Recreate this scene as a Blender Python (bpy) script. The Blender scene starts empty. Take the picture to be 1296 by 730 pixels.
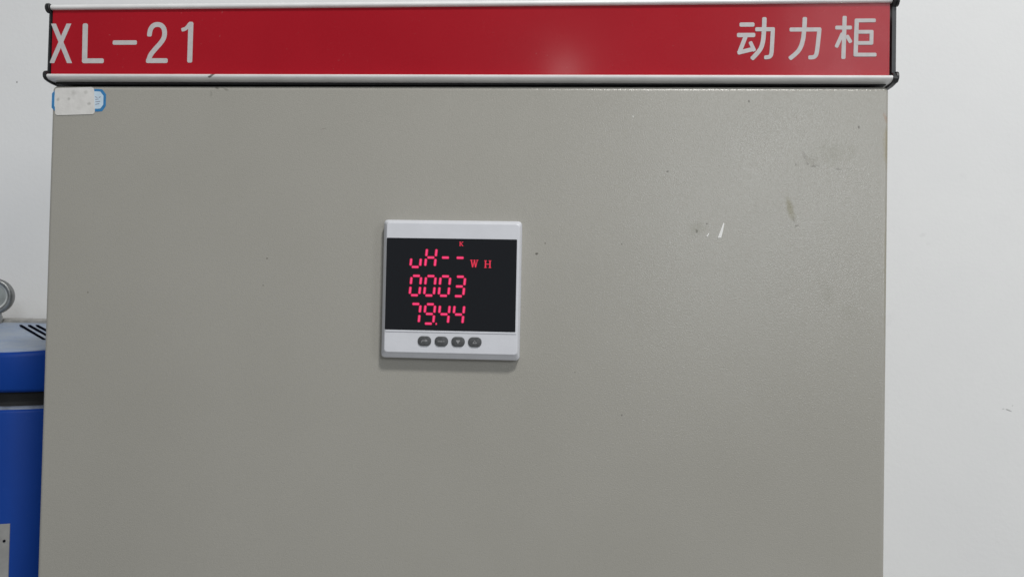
import bpy, bmesh, math, random
from mathutils import Vector, Matrix
random.seed(7)
scene = bpy.context.scene
COL = scene.collection
Z0 = 1.62                      # height of the top edge of the cabinet door above the floor

# ------------------------------------------------------------------ camera
def look(yaw, pitch, roll):
    return Matrix.Rotation(yaw, 3, 'Z') @ Matrix.Rotation(pitch, 3, 'X') @ Matrix.Rotation(roll, 3, 'Y')
cd = bpy.data.cameras.new('camera'); cam = bpy.data.objects.new('camera', cd); COL.objects.link(cam)
Rm = look(0.0705, 0.0216, -0.0196)
m = Matrix((Rm.col[0], Rm.col[2], -Rm.col[1])).transposed().to_4x4()
m.translation = Vector((0.0850, -0.5987, Z0 - 0.1562))
cam.matrix_world = m
cd.sensor_width = 36; cd.lens = 36 * 1078.45 / 1296
cd.clip_start = 0.02; cd.clip_end = 60
scene.camera = cam

# ------------------------------------------------------------------ light
w = bpy.data.worlds.new('World'); scene.world = w; w.use_nodes = True
bg = w.node_tree.nodes['Background']; bg.inputs[0].default_value = (0.93, 0.97, 1.0, 1); bg.inputs[1].default_value = 0.235
def area(name, loc, target, sx, sy, power, col):
    d = bpy.data.lights.new(name, 'AREA'); d.shape = 'RECTANGLE'; d.size = sx; d.size_y = sy
    d.energy = power; d.color = col
    o = bpy.data.objects.new(name, d); COL.objects.link(o); o.location = loc
    o.rotation_euler = (Vector(target) - Vector(loc)).to_track_quat('-Z', 'Y').to_euler()
    return o
area('area_lamp', (0.78, -1.50, Z0 + 1.95), (0.05, 0, Z0 - 0.2), 0.34, 0.24, 43, (1.0, 0.985, 0.95))
area('area_lamp', (1.34, -3.2, Z0 + 0.96), (0.2, 0, Z0 - 0.2), 0.6, 0.65, 15, (0.91, 0.96, 1.0))
area('area_lamp', (3.0, -2.6, Z0 + 0.9), (0.5, 0.2, Z0 - 0.3), 0.6, 1.0, 17, (0.96, 0.98, 1.0))  # added unseen fill lamp that brightens the right wall
area('area_lamp', (0.04, -3.0, Z0 + 0.84), (0, 0, Z0), 0.06, 0.08, 2.0, (1.0, 0.98, 0.95))
vs = scene.view_settings
vs.view_transform = 'Standard'; vs.look = 'None'; vs.exposure = 0.09; vs.gamma = 1.0; vs.use_curve_mapping = False

# ------------------------------------------------------------------ materials
class NT:
    def __init__(s, name):
        s.m = bpy.data.materials.new(name); s.m.use_nodes = True
        s.t = s.m.node_tree; s.b = s.t.nodes['Principled BSDF']
    def n(s, typ, **kw):
        x = s.t.nodes.new(typ)
        for k, v in kw.items(): setattr(x, k, v)
        return x
    def l(s, a, b): s.t.links.new(a, b)
    def coord(s):
        if not hasattr(s, '_c'): s._c = s.n('ShaderNodeTexCoord').outputs['Object']
        return s._c
    def noise(s, scale, detail=3, rough=0.5, vec=None):
        x = s.n('ShaderNodeTexNoise'); x.inputs['Scale'].default_value = scale
        x.inputs['Detail'].default_value = detail; x.inputs['Roughness'].default_value = rough
        s.l(vec or s.coord(), x.inputs['Vector']); return x.outputs['Fac']
    def ramp(s, fac, a, b, va=0.0, vb=1.0, smooth=True):
        x = s.n('ShaderNodeMapRange')
        if smooth: x.interpolation_type = 'SMOOTHSTEP'
        for i, v in zip((1, 2, 3, 4), (a, b, va, vb)): x.inputs[i].default_value = v
        s.l(fac, x.inputs[0]); return x.outputs[0]
    def mul(s, a, b, op='MULTIPLY'):
        x = s.n('ShaderNodeMath', operation=op)
        for i, v in enumerate((a, b)):
            if isinstance(v, (int, float)): x.inputs[i].default_value = v
            else: s.l(v, x.inputs[i])
        return x.outputs[0]
    def mix(s, fac, a, b):
        x = s.n('ShaderNodeMix', data_type='RGBA')
        for k, v in (('Factor', fac), ('A', a), ('B', b)):
            i = [q for q in x.inputs if q.name == k and q.type == ('VALUE' if k == 'Factor' else 'RGBA')][0]
            if isinstance(v, (int, float)): i.default_value = v
            elif isinstance(v, tuple): i.default_value = v + (1,) if len(v) == 3 else v
            else: s.l(v, i)
        return [q for q in x.outputs if q.type == 'RGBA'][0]
    def spot(s, x, z, rx, rz, ang=0.0, soft=0.6, wob=0.5, nscale=400):
        """0..1 mask of one stain lying at (x, z), metres on the object's own face"""
        v = s.n('ShaderNodeVectorMath', operation='SUBTRACT'); s.l(s.coord(), v.inputs[0]); v.inputs[1].default_value = (x, 0, z)
        k = s.n('ShaderNodeSeparateXYZ'); s.l(v.outputs[0], k.inputs[0])
        c, q = math.cos(ang), math.sin(ang)
        u1 = s.mul(s.mul(k.outputs[0], c / rx), s.mul(k.outputs[2], q / rx), 'ADD')
        u2 = s.mul(s.mul(k.outputs[0], -q / rz), s.mul(k.outputs[2], c / rz), 'ADD')
        r = s.mul(s.mul(s.mul(u1, u1), s.mul(u2, u2), 'ADD'), 0.5, 'POWER')
        if wob: r = s.mul(r, s.mul(s.mul(s.noise(nscale, 2), 0.5, 'SUBTRACT'), 2 * wob), 'ADD')
        return s.ramp(r, 1.0, 1.0 - soft)
    def bump(s, h, strength, dist):
        x = s.n('ShaderNodeBump'); x.inputs['Strength'].default_value = strength; x.inputs['Distance'].default_value = dist
        s.l(h, x.inputs['Height']); s.l(x.outputs[0], s.b.inputs['Normal'])
    def base(s, c):
        if isinstance(c, tuple): s.b.inputs['Base Color'].default_value = c + (1,)
        else: s.l(c, s.b.inputs['Base Color'])
    def rough(s, r, spec=None, metal=None):
        if isinstance(r, (int, float)): s.b.inputs['Roughness'].default_value = r
        else: s.l(r, s.b.inputs['Roughness'])
        if spec is not None: s.b.inputs['Specular IOR Level'].default_value = spec
        if metal is not None: s.b.inputs['Metallic'].default_value = metal

def m_wall():
    t = NT('wall_paint')
    c = t.mix(t.ramp(t.noise(3.0, 5, 0.6), 0.3, 0.7), (0.755, 0.76, 0.77), (0.79, 0.795, 0.80))
    c = t.mix(t.mul(t.ramp(t.noise(26, 4, 0.6), 0.62, 0.8), 0.10), c, (0.5, 0.5, 0.5))
    for x, z, rx, rz, a, k in ((-.6055, .1095, .0013, .0017, 0, .7), (.580, -.262, .0048, .0011, -.35, .55), (.584, -.2565, .0016, .0009, .4, .3),
                              (.574, -.2605, .002, .0009, .2, .3), (.484, -.065, .006, .003, .3, .07), (.49, -.075, .003, .002, 0, .05)):
        c = t.mix(t.mul(t.spot(x, z, rx, rz, a, .7, .35, 300), k), c, (0.10, 0.10, 0.10))
    t.base(c); t.rough(0.72, 0.3)
    h = t.mul(t.noise(220, 3), t.mul(t.noise(28, 3), 2.0), 'ADD')
    t.bump(h, 0.13, 0.0012); return t.m

def m_door():
    t = NT('grey_powder_coat')
    c = t.mix(t.ramp(t.noise(5, 5, 0.6), 0.3, 0.7), (0.330, 0.319, 0.287), (0.350, 0.339, 0.307))
    c = t.mix(t.mul(t.ramp(t.noise(700, 2), 0.45, 0.75), 0.18), c, (0.25, 0.245, 0.21))
    dark = (0.045, 0.040, 0.028); olive = (0.20, 0.195, 0.145); pale = (0.55, 0.55, 0.53)
    S = [  # x, z, rx, rz, angle, soft, wobble, colour, strength
        (.1255, -.0213, .0011, .0009, 0, .7, .2, pale, .7),
        (.150, -.0597, .0013, .0008, .3, .8, .2, dark, .75),
        (.2797, -.0281, .0011, .0018, 0, .8, .2, dark, .6),
        (.2433, -.048, .0016, .0068, .35, .95, .7, dark, .24),
        (.2502, -.0552, .0042, .0013, .1, .95, .7, dark, .36),
        (.2455, -.0538, .0012, .0013, .1, .9, .3, dark, .4),
        (.2375, -.0542, .0010, .0009, .1, .9, .3, dark, .4),
        (.2662, -.0573, .0034, .0013, -.1, .95, .7, dark, .3),
        (.2735, -.0570, .0018, .0009, 0, .9, .5, dark, .25),
        (.262, -.046, .020, .011, .1, .95, .7, olive, .26),
        (.2340, -.0850, .0034, .0108, .26, .85, .6, (0.19, 0.172, 0.095), .62),
        (.2385, -.0965, .0022, .0011, .25, .9, .5, dark, .45),
        (.2366, -.0925, .0016, .0040, .30, .9, .4, dark, .22),
        (.2480, -.0510, .0085, .0060, .3, .98, .6, (0.11, 0.10, 0.06), .15),
        (.1707, -.1012, .0011, .0019, 0, .8, .3, dark, .8),
        (.1775, -.0960, .0010, .0009, 0, .8, .2, dark, .75),
        (.171, -.099, .009, .007, 0, .95, .5, olive, .30),
        (.0595, -.1185, .0017, .0011, .2, .8, .3, dark, .85),
        (.0655, -.1111, .0010, .0007, 0, .8, .2, dark, .55),
        (.1190, -.1109, .0008, .0009, 0, .8, .2, dark, .45),
        (-.1344, -.1248, .0010, .0009, 0, .8, .2, dark, .55),
        (-.1368, -.1442, .0008, .0008, 0, .8, .2, dark, .5),
        (-.2676, -.1517, .0009, .0008, 0, .8, .2, dark, .55),
        (.1210, -.2298, .0010, .0008, 0, .8, .2, dark, .6),
        (.0880, -.2010, .0008, .0007, 0, .8, .2, dark, .35),
        (.2051, -.0105, .0010, .0013, .3, .8, .2, dark, .7),
        (.2590, -.1400, .0060, .0120, .2, .95, .7, olive, .16),
        (.2750, -.1560, .0080, .0100, 0, .95, .7, olive, .12),
        (-.1752, -.0016, .0030, .0010, -.35, .8, .3, dark, .6),
        (-.1685, -.0026, .0035, .0011, -.4, .9, .3, dark, .42),
        (-.1790, -.0060, .0012, .0030, 0, .95, .4, dark, .22),
        (-.0950, -.0310, .0030, .0006, .25, .9, .3, dark, .25),
        (.2990, -.0400, .0042, .0200, 0, .9, .5, (0.24, 0.20, 0.10), .55),
        (.2995, -.1200, .0026, .0900, 0, .9, .5, (0.22, 0.20, 0.12), .40),
        (.2975, -.0215, .0020, .0050, .3, .9, .5, (0.30, 0.16, 0.09), .45)]
    for x, z, rx, rz, a, so, wo, cc, k in S:
        c = t.mix(t.mul(t.spot(x, z, rx, rz, a, so, wo, 420 if max(rx, rz) < .006 else 140), k), c, cc)
    t.base(c)
    t.rough(t.ramp(t.noise(9, 4, 0.6), 0.3, 0.75, 0.22, 0.29), 0.5)
    h = t.mul(t.mul(t.noise(800, 2, 0.55), 0.55), t.mul(t.noise(1550, 1), 0.85), 'ADD')
    t.bump(h, 0.50, 0.00031); return t.m

def m_plain(name, col, rough, spec=0.5, metal=0.0, nscale=None, var=0.06, bump=None):
    t = NT(name)
    if nscale:
        d = tuple(max(0, v * (1 - var)) for v in col); e = tuple(v * (1 + var) for v in col)
        t.base(t.mix(t.ramp(t.noise(nscale, 4), 0.3, 0.7), d, e))
    else: t.base(col)
    t.rough(rough, spec, metal)
    if bump: t.bump(t.noise(bump[0], 2), bump[1], bump[2])
    return t.m

def m_red():
    t = NT('red_sign_face')
    c = t.mix(t.ramp(t.noise(12, 4), 0.3, 0.7), (0.340, 0.0085, 0.0175), (0.365, 0.010, 0.0195))
    f = t.mul(t.ramp(t.noise(850, 2), 0.70, 0.80), t.ramp(t.noise(30, 3), 0.45, 0.65))
    t.base(t.mix(t.mul(f, 0.30), c, (0.6, 0.35, 0.33)))
    t.rough(t.ramp(t.noise(40, 4), 0.3, 0.7, 0.26, 0.31), 0.10)
    t.b.inputs['Coat Weight'].default_value = 0.075; t.b.inputs['Coat Roughness'].default_value = 0.13
    t.bump(t.noise(1500, 2), 0.22, 0.00012); return t.m

def m_alu():
    t = NT('brushed_aluminium')
    t.base(t.mix(t.ramp(t.noise(60, 4), 0.3, 0.7), (0.60, 0.60, 0.60), (0.70, 0.70, 0.70)))
    mp = t.n('ShaderNodeMapping'); mp.inputs['Scale'].default_value = (8, 600, 600); t.l(t.coord(), mp.inputs[0])
    dirt = t.mul(t.spot(-.1765, .0066, .0030, .0012, .5, .6, .4, 300), t.spot(-.1782, .0054, .0022, .0009, .2, .6, .4, 300), 'MAXIMUM')
    c = t.mix(t.mul(dirt, .85), t.mix(t.ramp(t.noise(60, 4), 0.3, 0.7), (0.82, 0.82, 0.82), (0.88, 0.88, 0.88)), (0.04, 0.04, 0.03))
    t.base(c); t.rough(t.ramp(t.noise(1, 3, 0.5, mp.outputs[0]), 0.3, 0.7, 0.40, 0.52), 0.5, 0.25); return t.m

def m_blue():
    t = NT('blue_machine_paint')
    c = t.mix(t.ramp(t.noise(14, 5), 0.35, 0.7), (0.0022, 0.041, 0.265), (0.003, 0.047, 0.295))
    c = t.mix(t.mul(t.ramp(t.noise(90, 5, 0.7), 0.62, 0.75), 0.06), c, (0.25, 0.28, 0.35))
    t.base(c); t.rough(0.5, 0.16); t.bump(t.noise(300, 2), 0.1, 0.0006); return t.m

def m_mottled(name, col, col2, lo=0.35, hi=0.65, sc=40):
    t = NT(name)
    c = t.mix(t.ramp(t.noise(sc, 5, 0.65), lo, hi), col, col2)
    t.base(c); t.rough(0.5, 0.4); t.bump(t.noise(500, 2), 0.15, 0.0005); return t.m

def m_glow(name, col, s):
    t = NT(name); t.base((0.2, 0.01, 0.02)); t.b.inputs['Emission Color'].default_value = col + (1,)
    t.b.inputs['Emission Strength'].default_value = s; t.rough(0.4); return t.m

def m_paper():
    t = NT('worn_white_paper')
    c = t.mix(t.ramp(t.noise(120, 4), 0.3, 0.7), (0.60, 0.59, 0.575), (0.66, 0.65, 0.635))
    for x, z, r, k in ((-.283, -.0055, .0032, .28), (-.2945, -.0105, .0020, .42), (-.2862, -.0100, .0018, .45), (-.2707, -.0135, .0019, .42), (-.2735, -.0050, .0022, .28), (-.279, -.017, .003, .10)):
        c = t.mix(t.mul(t.spot(x, z, r, r * .9, 0, .9, .5, 300), k), c, (0.16, 0.16, 0.14))
    t.base(c); t.rough(0.75, 0.3); t.bump(t.noise(260, 4), 0.35, 0.0006); return t.m

M = dict(
    wall=m_wall(), door=m_door(), red=m_red(), alu=m_alu(), blue=m_blue(), paper=m_paper(),
    cap=m_plain('black_plastic', (0.018, 0.019, 0.021), 0.42, 0.5, 0, 200, .2, (600, .2, .0005)),
    silver=m_plain('grey_white_print', (0.49, 0.475, 0.48), 0.5, 0.4, 0, 260, .05),
    bezel=m_plain('grey_white_plastic', (0.65, 0.66, 0.705), 0.45, 0.45, 0, 90, .02, (900, .12, .0004)),
    screen=m_plain('smoked_window', (0.0075, 0.0085, 0.0115), 0.12, 0.45),
    button=m_plain('dark_rubber', (0.075, 0.078, 0.082), 0.6, 0.4, 0, 700, .2, (1500, .3, .0004)),
    mark=m_plain('pale_symbol_print', (0.30, 0.30, 0.31), 0.6),
    label_blue=m_plain('blue_label_print', (0.035, 0.19, 0.42), 0.4, 0.4, 0, 300, .1),
    label_white=m_plain('pale_blue_label', (0.52, 0.64, 0.74), 0.4, 0.4, 0, 200, .04),
    ink=m_plain('faded_ink', (0.20, 0.18, 0.24), 0.6),
    chip=m_plain('bare_white_scrap', (0.80, 0.80, 0.79), 0.6, 0.3, 0, 400, .03),
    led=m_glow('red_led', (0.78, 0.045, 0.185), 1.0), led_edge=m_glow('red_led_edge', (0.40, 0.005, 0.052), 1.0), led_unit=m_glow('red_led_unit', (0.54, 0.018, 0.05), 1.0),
    carcass=m_plain('grey_cabinet_steel', (0.33, 0.326, 0.287), 0.42, 0.5, 0, 8, .04, (500, .3, .0006)),
    top=m_mottled('sheen_blue_grey_top', (0.26, 0.325, 0.45), (0.33, 0.38, 0.46)),  # pale reflection of the wall painted into the top's colour
    ledge=m_mottled('dusty_grey_ledge', (0.27, 0.265, 0.25), (0.36, 0.35, 0.33), .4, .6, 90),
    slot=m_plain('dark_slot', (0.004, 0.005, 0.010), 1.0, 0.0),
    neck=m_plain('black_gap_fill', (0.012, 0.012, 0.013), 0.6, 0.4, 0, 100, .3),
    edge=m_plain('pale_highlight_edge', (0.20, 0.23, 0.30), 0.5, 0.5, 0, 80, .3),
    plate=m_mottled('pale_grey_plate', (0.29, 0.29, 0.285), (0.35, 0.35, 0.345)),
    alu2=m_plain('pale_metal_ring', (0.55, 0.57, 0.56), 0.4), gface=m_plain('grey_gauge_face', (0.26, 0.28, 0.275), 0.4, 0.5, 0, 60, .15),
    steel=m_plain('grey_cast_steel', (0.30, 0.31, 0.31), 0.38, 0.5, 0.75, 70, .3, (250, .3, .001)))

# ------------------------------------------------------------------ helpers
def obj(name, bm, mat, parent=None, origin=None, smooth=None):
    bmesh.ops.remove_doubles(bm, verts=bm.verts, dist=1e-7)
    bmesh.ops.recalc_face_normals(bm, faces=bm.faces)
    me = bpy.data.meshes.new(name)
    if smooth is not None:
        for f in bm.faces: f.smooth = True
        for e in bm.edges:
            if len(e.link_faces) == 2 and e.calc_face_angle(0) > smooth: e.smooth = False
    bm.to_mesh(me); bm.free()
    me.materials.append(mat)
    o = bpy.data.objects.new(name, me); COL.objects.link(o)
    if parent: o.parent = parent
    return o
def thing(name, label, cat, loc=(0, 0, Z0), group=None):
    o = bpy.data.objects.new(name, None); COL.objects.link(o); o.location = loc; o.empty_display_size = .05
    tag(o, label, cat, group); return o
def tag(o, label, cat, group=None):
    o['label'] = label; o['category'] = cat
    if group: o['group'] = group
def box(bm, x0, x1, y0, y1, z0, z1, bev=0, seg=2):
    g = bmesh.ops.create_cube(bm, size=1.0)['verts']
    for v in g: v.co = Vector((x0 + (v.co.x + .5) * (x1 - x0), y0 + (v.co.y + .5) * (y1 - y0), z0 + (v.co.z + .5) * (z1 - z0)))
    if bev: bmesh.ops.bevel(bm, geom=list({e for v in g for e in v.link_edges}), offset=bev, segments=seg, profile=.5, affect='EDGES')
def prism(bm, outline, x0, x1):
    """a (y, z) outline drawn out along x"""
    a = [bm.verts.new((x0, y, z)) for y, z in outline]; b = [bm.verts.new((x1, y, z)) for y, z in outline]
    n = len(a)
    for i in range(n): bm.faces.new((a[i], a[(i + 1) % n], b[(i + 1) % n], b[i]))
    bm.faces.new(a); bm.faces.new(b[::-1])
def slab(bm, outline, y0, y1):
    """an (x, z) outline with a front at y0 and a back at y1"""
    a = [bm.verts.new((x, y0, z)) for x, z in outline]; b = [bm.verts.new((x, y1, z)) for x, z in outline]
    n = len(a)
    for i in range(n): bm.faces.new((a[i], a[(i + 1) % n], b[(i + 1) % n], b[i]))
    bm.faces.new(a); bm.faces.new(b[::-1])
def rrect(cx, cz, hx, hz, r, seg=6):
    out = []
    for sx, sz, a0 in ((1, 1, 0), (-1, 1, 90), (-1, -1, 180), (1, -1, 270)):
        for k in range(seg + 1):
            a = math.radians(a0 + 90 * k / seg)
            out.append((cx + sx * (hx - r) + r * math.cos(a), cz + sz * (hz - r) + r * math.sin(a)))
    return out
def loft(bm, rings, cap0=True, cap1=True):
    vs_ = [[bm.verts.new(p) for p in r] for r in rings]
    n = len(vs_[0])
    for a, b in zip(vs_, vs_[1:]):
        for i in range(n): bm.faces.new((a[i], a[(i + 1) % n], b[(i + 1) % n], b[i]))
    if cap0: bm.faces.new(vs_[0][::-1])
    if cap1: bm.faces.new(vs_[-1])
def catmull(p, k=5):
    if len(p) < 4: return p
    q = [p[0]] + list(p) + [p[-1]]; out = []
    for i in range(1, len(q) - 2):
        a, b, c, d = [Vector(v) for v in q[i - 1:i + 3]]
        for j in range(k):
            t = j / k
            out.append(tuple(.5 * ((2 * b) + (c - a) * t + (2 * a - 5 * b + 4 * c - d) * t * t + (3 * b - a - 3 * c + d) * t ** 3)))
    out.append(tuple(p[-1])); return out
def stroke(bm, pts, wd, cap, y, th, skew=None):
    """one painted stroke: a thin ribbon with softened ends on the face y"""
    P = [Vector(v) for v in catmull(pts)]
    hz = cap == 'h'
    if not hz:
        e = .24 * wd
        d0 = (P[1] - P[0]).normalized(); d1 = (P[-2] - P[-1]).normalized()
        mid = [q for q in P[1:-1] if (q - P[0]).length > e * 1.6 and (q - P[-1]).length > e * 1.6]
        P = [P[0], P[0] + d0 * e] + mid + [P[-1] + d1 * e, P[-1]]
    fr, bk = [], []
    for i, p in enumerate(P):
        t = (P[min(i + 1, len(P) - 1)] - P[max(i - 1, 0)]).normalized()
        nrm = Vector((-t.y, t.x)); hw = wd / 2
        if hz: nrm = Vector((1, 0)); hw = wd / 2 / max(.3, abs(t.y))
        elif i in (0, len(P) - 1): hw *= .62 if cap == 'r' else .3
        a, b = p + nrm * hw, p - nrm * hw
        fr.append([bm.verts.new((q.x, y - th, q.y)) for q in (a, b)]); bk.append([bm.verts.new((q.x, y, q.y)) for q in (a, b)])
    for i in range(len(P) - 1):
        bm.faces.new((fr[i][0], fr[i + 1][0], fr[i + 1][1], fr[i][1]))
        for s in (0, 1): bm.faces.new((fr[i][s], fr[i + 1][s], bk[i + 1][s], bk[i][s]))
    for i in (0, -1): bm.faces.new((fr[i][0], fr[i][1], bk[i][1], bk[i][0]))

# ------------------------------------------------------------------ the wall behind
bm = bmesh.new(); box(bm, -2.2, 2.2, 0.405, 0.50, -Z0, 1.2)
wall = obj('wall', bm, M['wall']); wall.location = (0, 0, Z0); wall['kind'] = 'structure'

bm = bmesh.new(); box(bm, -3.0, 3.0, -4.5, .50, -.05, -.001)
floor = obj('floor', bm, m_plain('dark_floor', (0.46, 0.45, 0.43), 0.5, 0.4, 0, 5, .15)); floor['kind'] = 'structure'

# ------------------------------------------------------------------ the cabinet
cab = thing('electrical_cabinet', 'tall grey steel power cabinet with a red sign across its top', 'cabinet')
bm = bmesh.new(); box(bm, -.2985, .2985, .0205, .375, -Z0, .0555, .002)
obj('carcass', bm, M['carcass'], cab)
bm = bmesh.new(); box(bm, -.300, .300, 0.0, .0195, -Z0 + .08, 0.0, .0034, 5)
obj('door', bm, M['door'], cab, smooth=math.radians(50))
# sign: red face held in an aluminium channel with black end caps
bm = bmesh.new(); box(bm, -.3005, .2995, -.0004, .004, .0068, .0568)
panel = obj('sign_face', bm, M['red'], cab); panel['label'] = 'red sign face with pale lettering'
def splay(o, top, bot):            # the channel opens a little towards its right end
    for v in o.data.vertices:
        f = (v.co.x + .3) / .6; g = (v.co.z - .0079) / (.0556 - .0079)
        v.co.z += f * (bot + (top - bot) * g)
    return o
TOPD, BOTD = .0019, -.0008
splay(panel, TOPD, BOTD)
low = [(.0038, .0079), (-.0006, .0079), (-.0026, .0078), (-.0040, .0074), (-.0048, .0066), (-.0048, .0057), (-.0041, .0048), (-.0028, .0041), (-.0008, .0036), (.003, .0034), (.019, .0034), (.019, .0060), (.0038, .0060)]
bm = bmesh.new(); prism(bm, low, -.3012, .3006); splay(obj('lower_trim', bm, M['alu'], cab, smooth=math.radians(40)), TOPD, BOTD)
bm = bmesh.new(); box(bm, -.2990, .2985, .0030, .0185, .0016, .0031); obj('shade_strip', bm, M['neck'], cab)  # black strip added to paint the shade in the gap under the trim
up = [(.0038, .0557), (-.0012, .0556), (-.0022, .0559), (-.0028, .0567), (-.0028, .0578), (-.0024, .0586), (-.0018, .0590), (.004, .0592), (.019, .0592), (.019, .0570), (.0038, .0568)]
bm = bmesh.new(); prism(bm, up, -.3012, .3006); splay(obj('upper_trim', bm, M['alu'], cab, smooth=math.radians(40)), TOPD, BOTD)
def end_cap(x0, x1):
    bm = bmesh.new()
    o = [(.0185, .0020), (.004, .0020), (-.0018, .0026), (-.0040, .0036), (-.0052, .0052), (-.0052, .0070), (-.0040, .0086), (-.0012, .0100), (-.0010, .0530), (-.0040, .0552), (-.0048, .0566), (-.0048, .0582), (-.0036, .0594), (.003, .0599), (.0185, .0599)]
    prism(bm, o, x0, x1)
    s = -1 if x0 < 0 else 1
    xo = x0 if s < 0 else x1
    for zc in (.0566, .0068):
        pts = [(-.0014 + .0040 * math.cos(a), zc + .0036 * math.sin(a)) for a in [2 * math.pi * k / 14 for k in range(14)]]
        prism(bm, pts, min(xo - s * .0006, xo + s * .0009), max(xo - s * .0006, xo + s * .0009))
    splay(obj('end_cap', bm, M['cap'], cab, smooth=math.radians(35)), TOPD, BOTD)
end_cap(-.3029, -.3016); end_cap(.3009, .3036)
LET = [
 [([(-299.84, 45.57), (-286.54, 16.32)], 3.46, 'h'), ([(-287.96, 45.53), (-300.25, 16.33)], 3.45, 'h')],
 [([(-275.4, 45.65), (-275.1, 16.32)], 3.98, 'r'), ([(-276.57, 18.01), (-260.49, 18.01)], 3.56, 'r')],
 [([(-254.12, 31.44), (-235.78, 31.44)], 3.24, 'r')],
 [([(-226.47, 35.81), (-226.36, 38.19), (-225.45, 41.68), (-223.43, 43.94), (-220.59, 44.63), (-217.77, 43.92), (-215.8, 41.76), (-215.05, 38.45), (-215.59, 34.68), (-217.98, 30.91), (-221.9, 26.5), (-225.0, 22.5), (-226.55, 18.38)], 3.58, 'r'), ([(-228.45, 18.08), (-212.13, 18.08)], 3.52, 'r')],
 [([(-195.5, 46.5), (-195.59, 16.62)], 3.79, 'r'), ([(-202.44, 40.5), (-199.56, 41.42), (-197.54, 43.32), (-196.06, 45.63)], 2.73, 'r')],
 [([(197.86, 42.97), (208.07, 42.97)], 2.97, 'r'), ([(196.17, 35.67), (208.71, 35.67)], 3.03, 'r'), ([(202.24, 34.95), (198.12, 23.9)], 2.92, 'r'), ([(196.67, 23.18), (207.81, 25.98)], 2.92, 'r'), ([(205.21, 31.07), (208.37, 24.32)], 2.59, 'r'), ([(214.8, 48.06), (214.59, 39.33), (213.9, 30.77), (211.76, 24.98), (206.29, 18.69)], 3.02, 'r'), ([(208.55, 39.61), (221.96, 39.61)], 2.8, 'r'), ([(220.66, 40.42), (220.3, 30.81), (219.86, 23.04), (218.98, 20.83), (217.32, 20.12), (214.9, 20.01)], 2.8, 'r')],
 [([(232.01, 39.4), (253.48, 39.4)], 2.84, 'r'), ([(252.29, 40.31), (251.35, 29.7), (250.52, 22.99), (249.47, 20.8), (247.88, 20.08), (244.94, 19.98)], 2.83, 'r'), ([(242.31, 48.05), (241.93, 39.24), (240.85, 30.77), (238.09, 24.39), (232.1, 18.89)], 3.0, 'r')],
 [([(269.2, 48.76), (268.62, 18.86)], 2.82, 'r'), ([(262.9, 40.63), (274.13, 40.63)], 2.66, 'r'), ([(268.0, 36.96), (263.64, 26.87)], 2.55, 'r'), ([(270.62, 35.3), (273.6, 30.14)], 2.55, 'r'), ([(277.35, 46.8), (276.73, 20.49)], 2.87, 'r'), ([(276.2, 45.52), (290.09, 45.52)], 2.6, 'r'), ([(276.97, 37.62), (288.58, 37.62)], 2.55, 'r'), ([(287.35, 38.65), (287.24, 28.8)], 2.59, 'r'), ([(277.05, 29.9), (288.34, 29.9)], 2.55, 'r'), ([(275.55, 21.8), (290.75, 21.8)], 2.6, 'r')]]
for strokes in LET:
    bm = bmesh.new()
    for k, (p, wd, c) in enumerate(strokes):
        stroke(bm, [(x / 1000, z / 1000) for x, z in p], wd / 1000, c, -.0004, .00010 + k * .000025)
    obj('letter', bm, M['silver'], panel)
# bare white scraps on the door
for p in ([(188.74, -95.11), (189.45, -95.65), (188.6, -100.4), (187.43, -105.45), (185.0, -105.59), (186.7, -101.0)], [(178.74, -102.38), (179.28, -102.59), (178.13, -104.86), (177.26, -104.6)]):
    bm = bmesh.new(); slab(bm, [(x / 1000, z / 1000) for x, z in p], -.00022, -.00002)
    o = obj('paint_scrap', bm, M['chip'], cab); o['label'] = 'small white sliver on the grey door'

# ------------------------------------------------------------------ the meter
met = thing('power_meter', 'square white-framed meter with glowing red digits set in the grey door', 'meter', (.0004, 0, Z0 - .1449))
def ring(y, l, r, b, t, rad): return [(x, y, z) for x, z in rrect((l + r) / 2, (b + t) / 2, (r - l) / 2, (t - b) / 2, rad)]
FY = -.0096
rings = [ring(-.0001, -.0487, .0487, -.0485, .0485, .0026), ring(-.0052, -.0487, .0487, -.0485, .0485, .0026), ring(-.0059, -.0484, .0485, -.0482, .0483, .0026),
         ring(-.0086, -.0464, .0477, -.0450, .0466, .0024), ring(-.0093, -.0460, .0474, -.0446, .0462, .0022), ring(FY, -.0455, .0470, -.0441, .0457, .0020)]
bm = bmesh.new(); loft(bm, rings); obj('bezel', bm, M['bezel'], met, smooth=math.radians(16))
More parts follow.
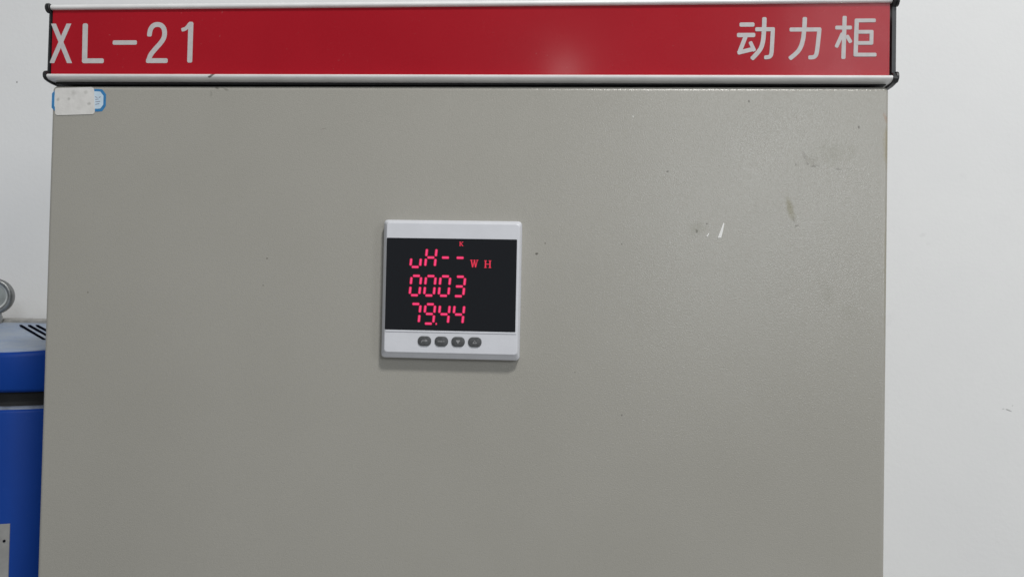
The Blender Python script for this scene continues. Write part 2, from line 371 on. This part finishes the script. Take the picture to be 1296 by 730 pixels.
# the window sits in a shallow raised surround
sx0, sx1, sz0, sz1 = -.0456, .0459, -.0287, .0354
bm = bmesh.new(); slab(bm, rrect((sx0 + sx1) / 2, (sz0 + sz1) / 2, (sx1 - sx0) / 2, (sz1 - sz0) / 2, .0005, 3), FY - .00035, FY)
disp = obj('display', bm, M['screen'], met); disp['label'] = 'black display window with red digits'
bm = bmesh.new(); box(bm, -.0452, .0466, FY - .00045, FY, -.0302, -.0289, .0002, 1); obj('ridge', bm, M['bezel'], met)
DY = FY - .00035
Wd, Ht, SK = 6.75, 13.5, .085
def digit(cx, cz, segs, name='digit'):
    """seven-segment digit, cx cz in millimetres on the meter face; lit segments only"""
    h, v = Wd / 2, Ht / 2
    g = .78
    S = {'a': [(-h + g, v), (h - g, v)], 'g': [(-h + g, 0), (h - g, 0)], 'd': [(-h + g, -v), (h - g, -v)],
         'f': [(-h, v - g), (-h, g)], 'b': [(h, v - g), (h, g)], 'e': [(-h, -g), (-h, -v + g)], 'c': [(h, -g), (h, -v + g)]}
    bm = bmesh.new()
    for k, s in enumerate(segs):
        if s == '.': p = [(h + 1.55, -v - .05), (h + 2.75, -v - .05)]; wd = 1.35
        else: p = S[s]; wd = 1.6
        q = [Vector(((cx + a + SK * b) / 1000, (cz + b) / 1000)) for a, b in p]
        n0 = len(bm.faces)
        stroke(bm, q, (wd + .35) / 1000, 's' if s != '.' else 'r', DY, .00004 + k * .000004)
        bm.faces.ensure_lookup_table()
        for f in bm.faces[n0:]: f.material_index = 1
        d = (q[1] - q[0]).normalized() * .00030
        stroke(bm, [q[0] + d, q[1] - d], (wd - .55) / 1000, 's' if s != '.' else 'r', DY, .00010 + k * .000006)
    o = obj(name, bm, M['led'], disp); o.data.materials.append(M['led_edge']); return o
ox, oz = -.4, 144.9
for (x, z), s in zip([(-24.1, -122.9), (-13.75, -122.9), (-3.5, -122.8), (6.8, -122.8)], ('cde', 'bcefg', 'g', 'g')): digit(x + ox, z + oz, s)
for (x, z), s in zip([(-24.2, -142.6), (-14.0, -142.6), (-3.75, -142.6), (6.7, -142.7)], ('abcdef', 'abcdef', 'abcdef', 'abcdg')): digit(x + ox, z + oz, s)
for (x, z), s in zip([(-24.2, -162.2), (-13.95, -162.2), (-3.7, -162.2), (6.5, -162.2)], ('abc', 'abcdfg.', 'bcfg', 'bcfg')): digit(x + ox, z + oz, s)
def serif(cx, cz, hgt, lines, name='unit_letter'):
    bm = bmesh.new()
    for k, (p, wd) in enumerate(lines):
        stroke(bm, [((cx + a * hgt) / 1000, (cz + b * hgt) / 1000) for a, b in p], wd * hgt / 1000, 's' if wd > .3 else 'h2', DY, .00008 + k * .000012)
    obj(name, bm, M['led_unit'], disp)
W_ = [([(-.42, .5), (-.20, -.5)], .17), ([(-.20, -.5), (0, .42)], .10), ([(0, .5), (.20, -.5)], .17), ([(.20, -.5), (.40, .48)], .10), ([(-.56, .47), (-.24, .47)], .09), ([(-.12, .47), (.14, .47)], .09), ([(.26, .47), (.54, .47)], .09)]
H_ = [([(-.30, .5), (-.30, -.5)], .18), ([(.30, .5), (.30, -.5)], .18), ([(-.30, 0), (.30, 0)], .10), ([(-.48, .46), (-.12, .46)], .09), ([(.12, .46), (.48, .46)], .09), ([(-.48, -.46), (-.12, -.46)], .09), ([(.12, -.46), (.48, -.46)], .09)]
K_ = [([(-.28, .5), (-.28, -.5)], .2), ([(.36, .48), (-.2, 0)], .13), ([(-.08, .08), (.40, -.5)], .2), ([(-.48, .46), (-.08, .46)], .11), ([(.14, .46), (.5, .46)], .11), ([(-.48, -.46), (-.08, -.46)], .11), ([(.18, -.46), (.54, -.46)], .11)]
serif(16.8 + ox, -126.7 + oz, 5.2, W_); serif(26.2 + ox, -126.9 + oz, 5.2, H_); serif(7.4 + ox, -113.1 + oz, 2.9, K_)
# buttons
BX = (-17.0, -5.1, 6.6, 18.3)
for i, x in enumerate(BX):
    cx, cz = (x + ox) / 1000, (-181.1 + oz) / 1000
    r0 = [(p, q) for p, q in rrect(cx, cz, .0047, .0034, .00315, 8)]
    def rg(k, y): return [(cx + (p - cx) * k, y, cz + (q - cz) * k) for p, q in r0]
    bm = bmesh.new(); loft(bm, [rg(1.0, FY), rg(1.0, FY - .0004), rg(.95, FY - .0008), rg(.82, FY - .0010)])
    b = obj('button', bm, M['button'], met, smooth=math.radians(40))
    y = FY - .0010
    bm = bmesh.new()
    def ln(p, wd, k=0): stroke(bm, [(cx + a / 1000, cz + c / 1000) for a, c in p], wd / 1000, 'r', y, .00006 + k * .00002)
    if i == 0:
        ln([(-1.9, -.9), (-1.6, .35), (.8, .35)], .5); ln([(.6, 1.0), (2.1, .35)], .55, 1); ln([(.6, -.3), (2.1, .35)], .55, 2)
        b['label'] = 'oval button with a bent arrow'
    elif i == 1:
        for k, px in enumerate((-2.3, -1.5, -.6, .2, 1.1, 1.9)): ln([(px, -.55), (px + .25, .55)], .34, k)
        ln([(-.6, .5), (.2, -.5)], .3, 7); b['label'] = 'oval button with a small worn word'
    elif i == 2:
        slab(bm, [(cx - .0016, cz + .0011), (cx, cz - .0015), (cx + .0016, cz + .0011)], y - .0001, y); b['label'] = 'oval button with a triangle pointing down'
    else:
        ln([(-1.3, -.8), (0, 1.0), (1.3, -.8)], .42); ln([(-1.2, -.8), (1.2, -.8)], .42, 1); b['label'] = 'oval button with a triangle pointing up'
    obj('symbol', bm, M['mark'], b)

# ------------------------------------------------------------------ the two stickers at the door's corner
lab = thing('label', 'pale blue-bordered label mostly hidden under a white paper sticker', 'label')
oc = [(-.2995, -.0060), (-.2995, -.0165), (-.2965, -.0193), (-.2640, -.0193), (-.2608, -.0190), (-.2582, -.0152), (-.2582, -.0066), (-.2612, -.0029), (-.2645, -.0026), (-.2965, -.0026)]
bm = bmesh.new(); slab(bm, oc, -.00012, -.00001); obj('border', bm, M['label_blue'], lab)
ic = [(-.2975, -.0070), (-.2975, -.0155), (-.2955, -.0172), (-.2645, -.0172), (-.2622, -.0170), (-.2601, -.0142), (-.2601, -.0076), (-.2626, -.0046), (-.2650, -.0044), (-.2955, -.0044)]
bm = bmesh.new(); slab(bm, ic, -.00018, -.00012); obj('face', bm, M['label_white'], lab)
bm = bmesh.new()
for k, (x0, x1, z, dz) in enumerate(((-.2665, -.2646, -.0084, -.0006), (-.2662, -.2638, -.0104, .0003), (-.2660, -.2624, -.0122, .0004), (-.2662, -.2630, -.0140, .0005), (-.2636, -.2622, -.0090, .0006))):
    stroke(bm, [(x0, z), (x1, z + dz)], .00045, 'r', -.00018, .00003 + k * .00001)
obj('print', bm, M['ink'], lab)
st = [(-.2974, -.0021), (-.2674, -.0013), (-.2661, -.0212), (-.2965, -.0222)]
bm = bmesh.new()
pts = []
for i, c in enumerate(st):
    c = Vector(c); a = (Vector(st[i - 1]) - c).normalized(); b = (Vector(st[(i + 1) % 4]) - c).normalized(); r = .0019
    pts += [tuple(c + a * r), tuple(c + a * r * .3 + b * r * .3), tuple(c + b * r)]
slab(bm, pts, -.00040, -.00019)
stk = obj('sticker', bm, M['paper'])
stk.location = (0, 0, Z0); tag(stk, 'worn blank white paper sticker at the top left corner of the door', 'sticker')

# ------------------------------------------------------------------ the blue machine beside the cabinet
mac = thing('blue_machine', 'blue machine with a pale top standing left of the grey cabinet', 'machine', (0, 0, Z0))
X0, X1, Y0, Y1, RC = -.860, -.372, .127, .392, .076
KS = .0225 / .21
def plan(ins, r=None, seg=14):
    return rrect((X0 + X1) / 2, (Y0 + Y1) / 2, (X1 - X0) / 2 - ins, (Y1 - Y0) / 2 - ins, max(.004, RC - ins), seg)
def ztop(y): return -.2065 + (min(y, .345) - Y0) * KS
def pr(ins, zf): return [(x, y, zf(y) if callable(zf) else zf) for x, y in plan(ins)]
bm = bmesh.new()
loft(bm, [pr(.004, -.2420), pr(.0008, -.2410), pr(0, -.2385), pr(0, lambda y: ztop(y) - .0050), pr(.0006, lambda y: ztop(y) - .0024), pr(.0022, lambda y: ztop(y) - .0007), pr(.0045, lambda y: ztop(y) - .0001)])
obj('upper_housing', bm, M['blue'], mac, smooth=math.radians(60))
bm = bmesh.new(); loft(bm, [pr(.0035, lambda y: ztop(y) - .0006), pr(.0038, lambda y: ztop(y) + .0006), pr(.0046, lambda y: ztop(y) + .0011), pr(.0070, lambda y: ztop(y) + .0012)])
tp = obj('top_panel', bm, M['top'], mac, smooth=math.radians(40)); tp['label'] = 'sloping top with painted pale sheen and dark slots'
for p, q in (((-.5200, .3000), (-.430, .2035)), ((-.5110, .3012), (-.4215, .2055)), ((-.5028, .3024), (-.4130, .2070))):
    p, q = Vector(p), Vector(q); d = (q - p).normalized(); nn = Vector((-d.y, d.x)) * .00125
    bm = bmesh.new(); o4 = [p - nn, p + nn, q + nn, q - nn]
    loft(bm, [[(v.x, v.y, ztop(v.y) + .0006) for v in o4], [(v.x, v.y, ztop(v.y) + .00155) for v in o4]])
    obj('slot', bm, M['slot'], tp)
bm = bmesh.new(); box(bm, X0 + .03, X1 - .03, .330, .3995, -.200, -.1815, .0012); obj('rear_ledge', bm, M['ledge'], mac)
# round gauge on the rear of the top
EX, EY, EZ = -.5662, .3200, -.1556
GA = math.radians(18)
def gring(r, d, n=40):      # d: how far forward of the gauge's middle
    return [(EX + r * math.cos(a) * math.cos(GA) + d * math.sin(GA), EY + r * math.cos(a) * math.sin(GA) - d * math.cos(GA), EZ + r * math.sin(a)) for a in [2 * math.pi * k / n for k in range(n)]]
bm = bmesh.new(); loft(bm, [gring(.0150, -.009), gring(.0195, -.008), gring(.0203, -.004), gring(.0203, .003), gring(.0196, .0052), gring(.0180, .0060), gring(.0162, .0056), gring(.0150, .0042)], True, False)
eye = obj('gauge', bm, M['steel'], mac, smooth=math.radians(50))
bm = bmesh.new(); loft(bm, [gring(.0153, .0046), gring(.0134, .0034), gring(.0132, .0030)], False, False); obj('inner_ring', bm, M['alu2'], eye, smooth=1.0)
bm = bmesh.new(); loft(bm, [gring(.0150, -.002), gring(.0150, .0031)]); obj('face', bm, M['gface'], eye)
bm = bmesh.new()
loft(bm, [[(EX + r * math.cos(a), EY + r * math.sin(a), z) for a in [2 * math.pi * k / 24 for k in range(24)]] for r, z in ((.0095, -.1900), (.0095, -.1785), (.0085, -.1772), (.0085, -.1700))])
obj('stem', bm, M['steel'], eye, smooth=math.radians(40))
bm = bmesh.new(); loft(bm, [pr(.010, -.2600), pr(.010, -.2405)]); obj('gap_neck', bm, M['neck'], mac, smooth=math.radians(60))  # black neck set back in the gap between the housings
bm = bmesh.new()
loft(bm, [pr(.002, -Z0), pr(0, -Z0 + .002), pr(0, -.2605), pr(.0010, -.2582), pr(.0030, -.2570)])
body = obj('lower_body', bm, M['blue'], mac, smooth=math.radians(60))
bm = bmesh.new(); loft(bm, [pr(.0024, -.2574), pr(.0026, -.2556), pr(.0040, -.2550), pr(.0102, -.2550)]); obj('highlight_rim', bm, M['edge'], mac, smooth=math.radians(60))  # edge highlight painted as a paler rim on the lower body
# pale plate let into the front
def fy(x):
    c = X1 - RC
    return Y0 if x < c else Y0 + RC - math.sqrt(max(0, RC * RC - (x - c) ** 2))
bm = bmesh.new()
xs = [-.80 + (.80 - .4130) * k / 40 for k in range(41)]
a = [(x, fy(x) - .0006) for x in xs]; b = [(x, fy(x) + .004) for x in xs][::-1]
loft(bm, [[(x, y, -.90) for x, y in a + b], [(x, y, -.3585) for x, y in a + b]])
obj('front_plate', bm, M['plate'], mac)
bm = bmesh.new()
bmesh.ops.create_cone(bm, cap_ends=True, segments=10, radius1=.0011, radius2=.0011, depth=.001, matrix=Matrix.Translation((-.4165, fy(-.4165) - .0008, -.3735)) @ Matrix.Rotation(math.pi / 2, 4, 'X'))
obj('screw', bm, M['slot'], mac)
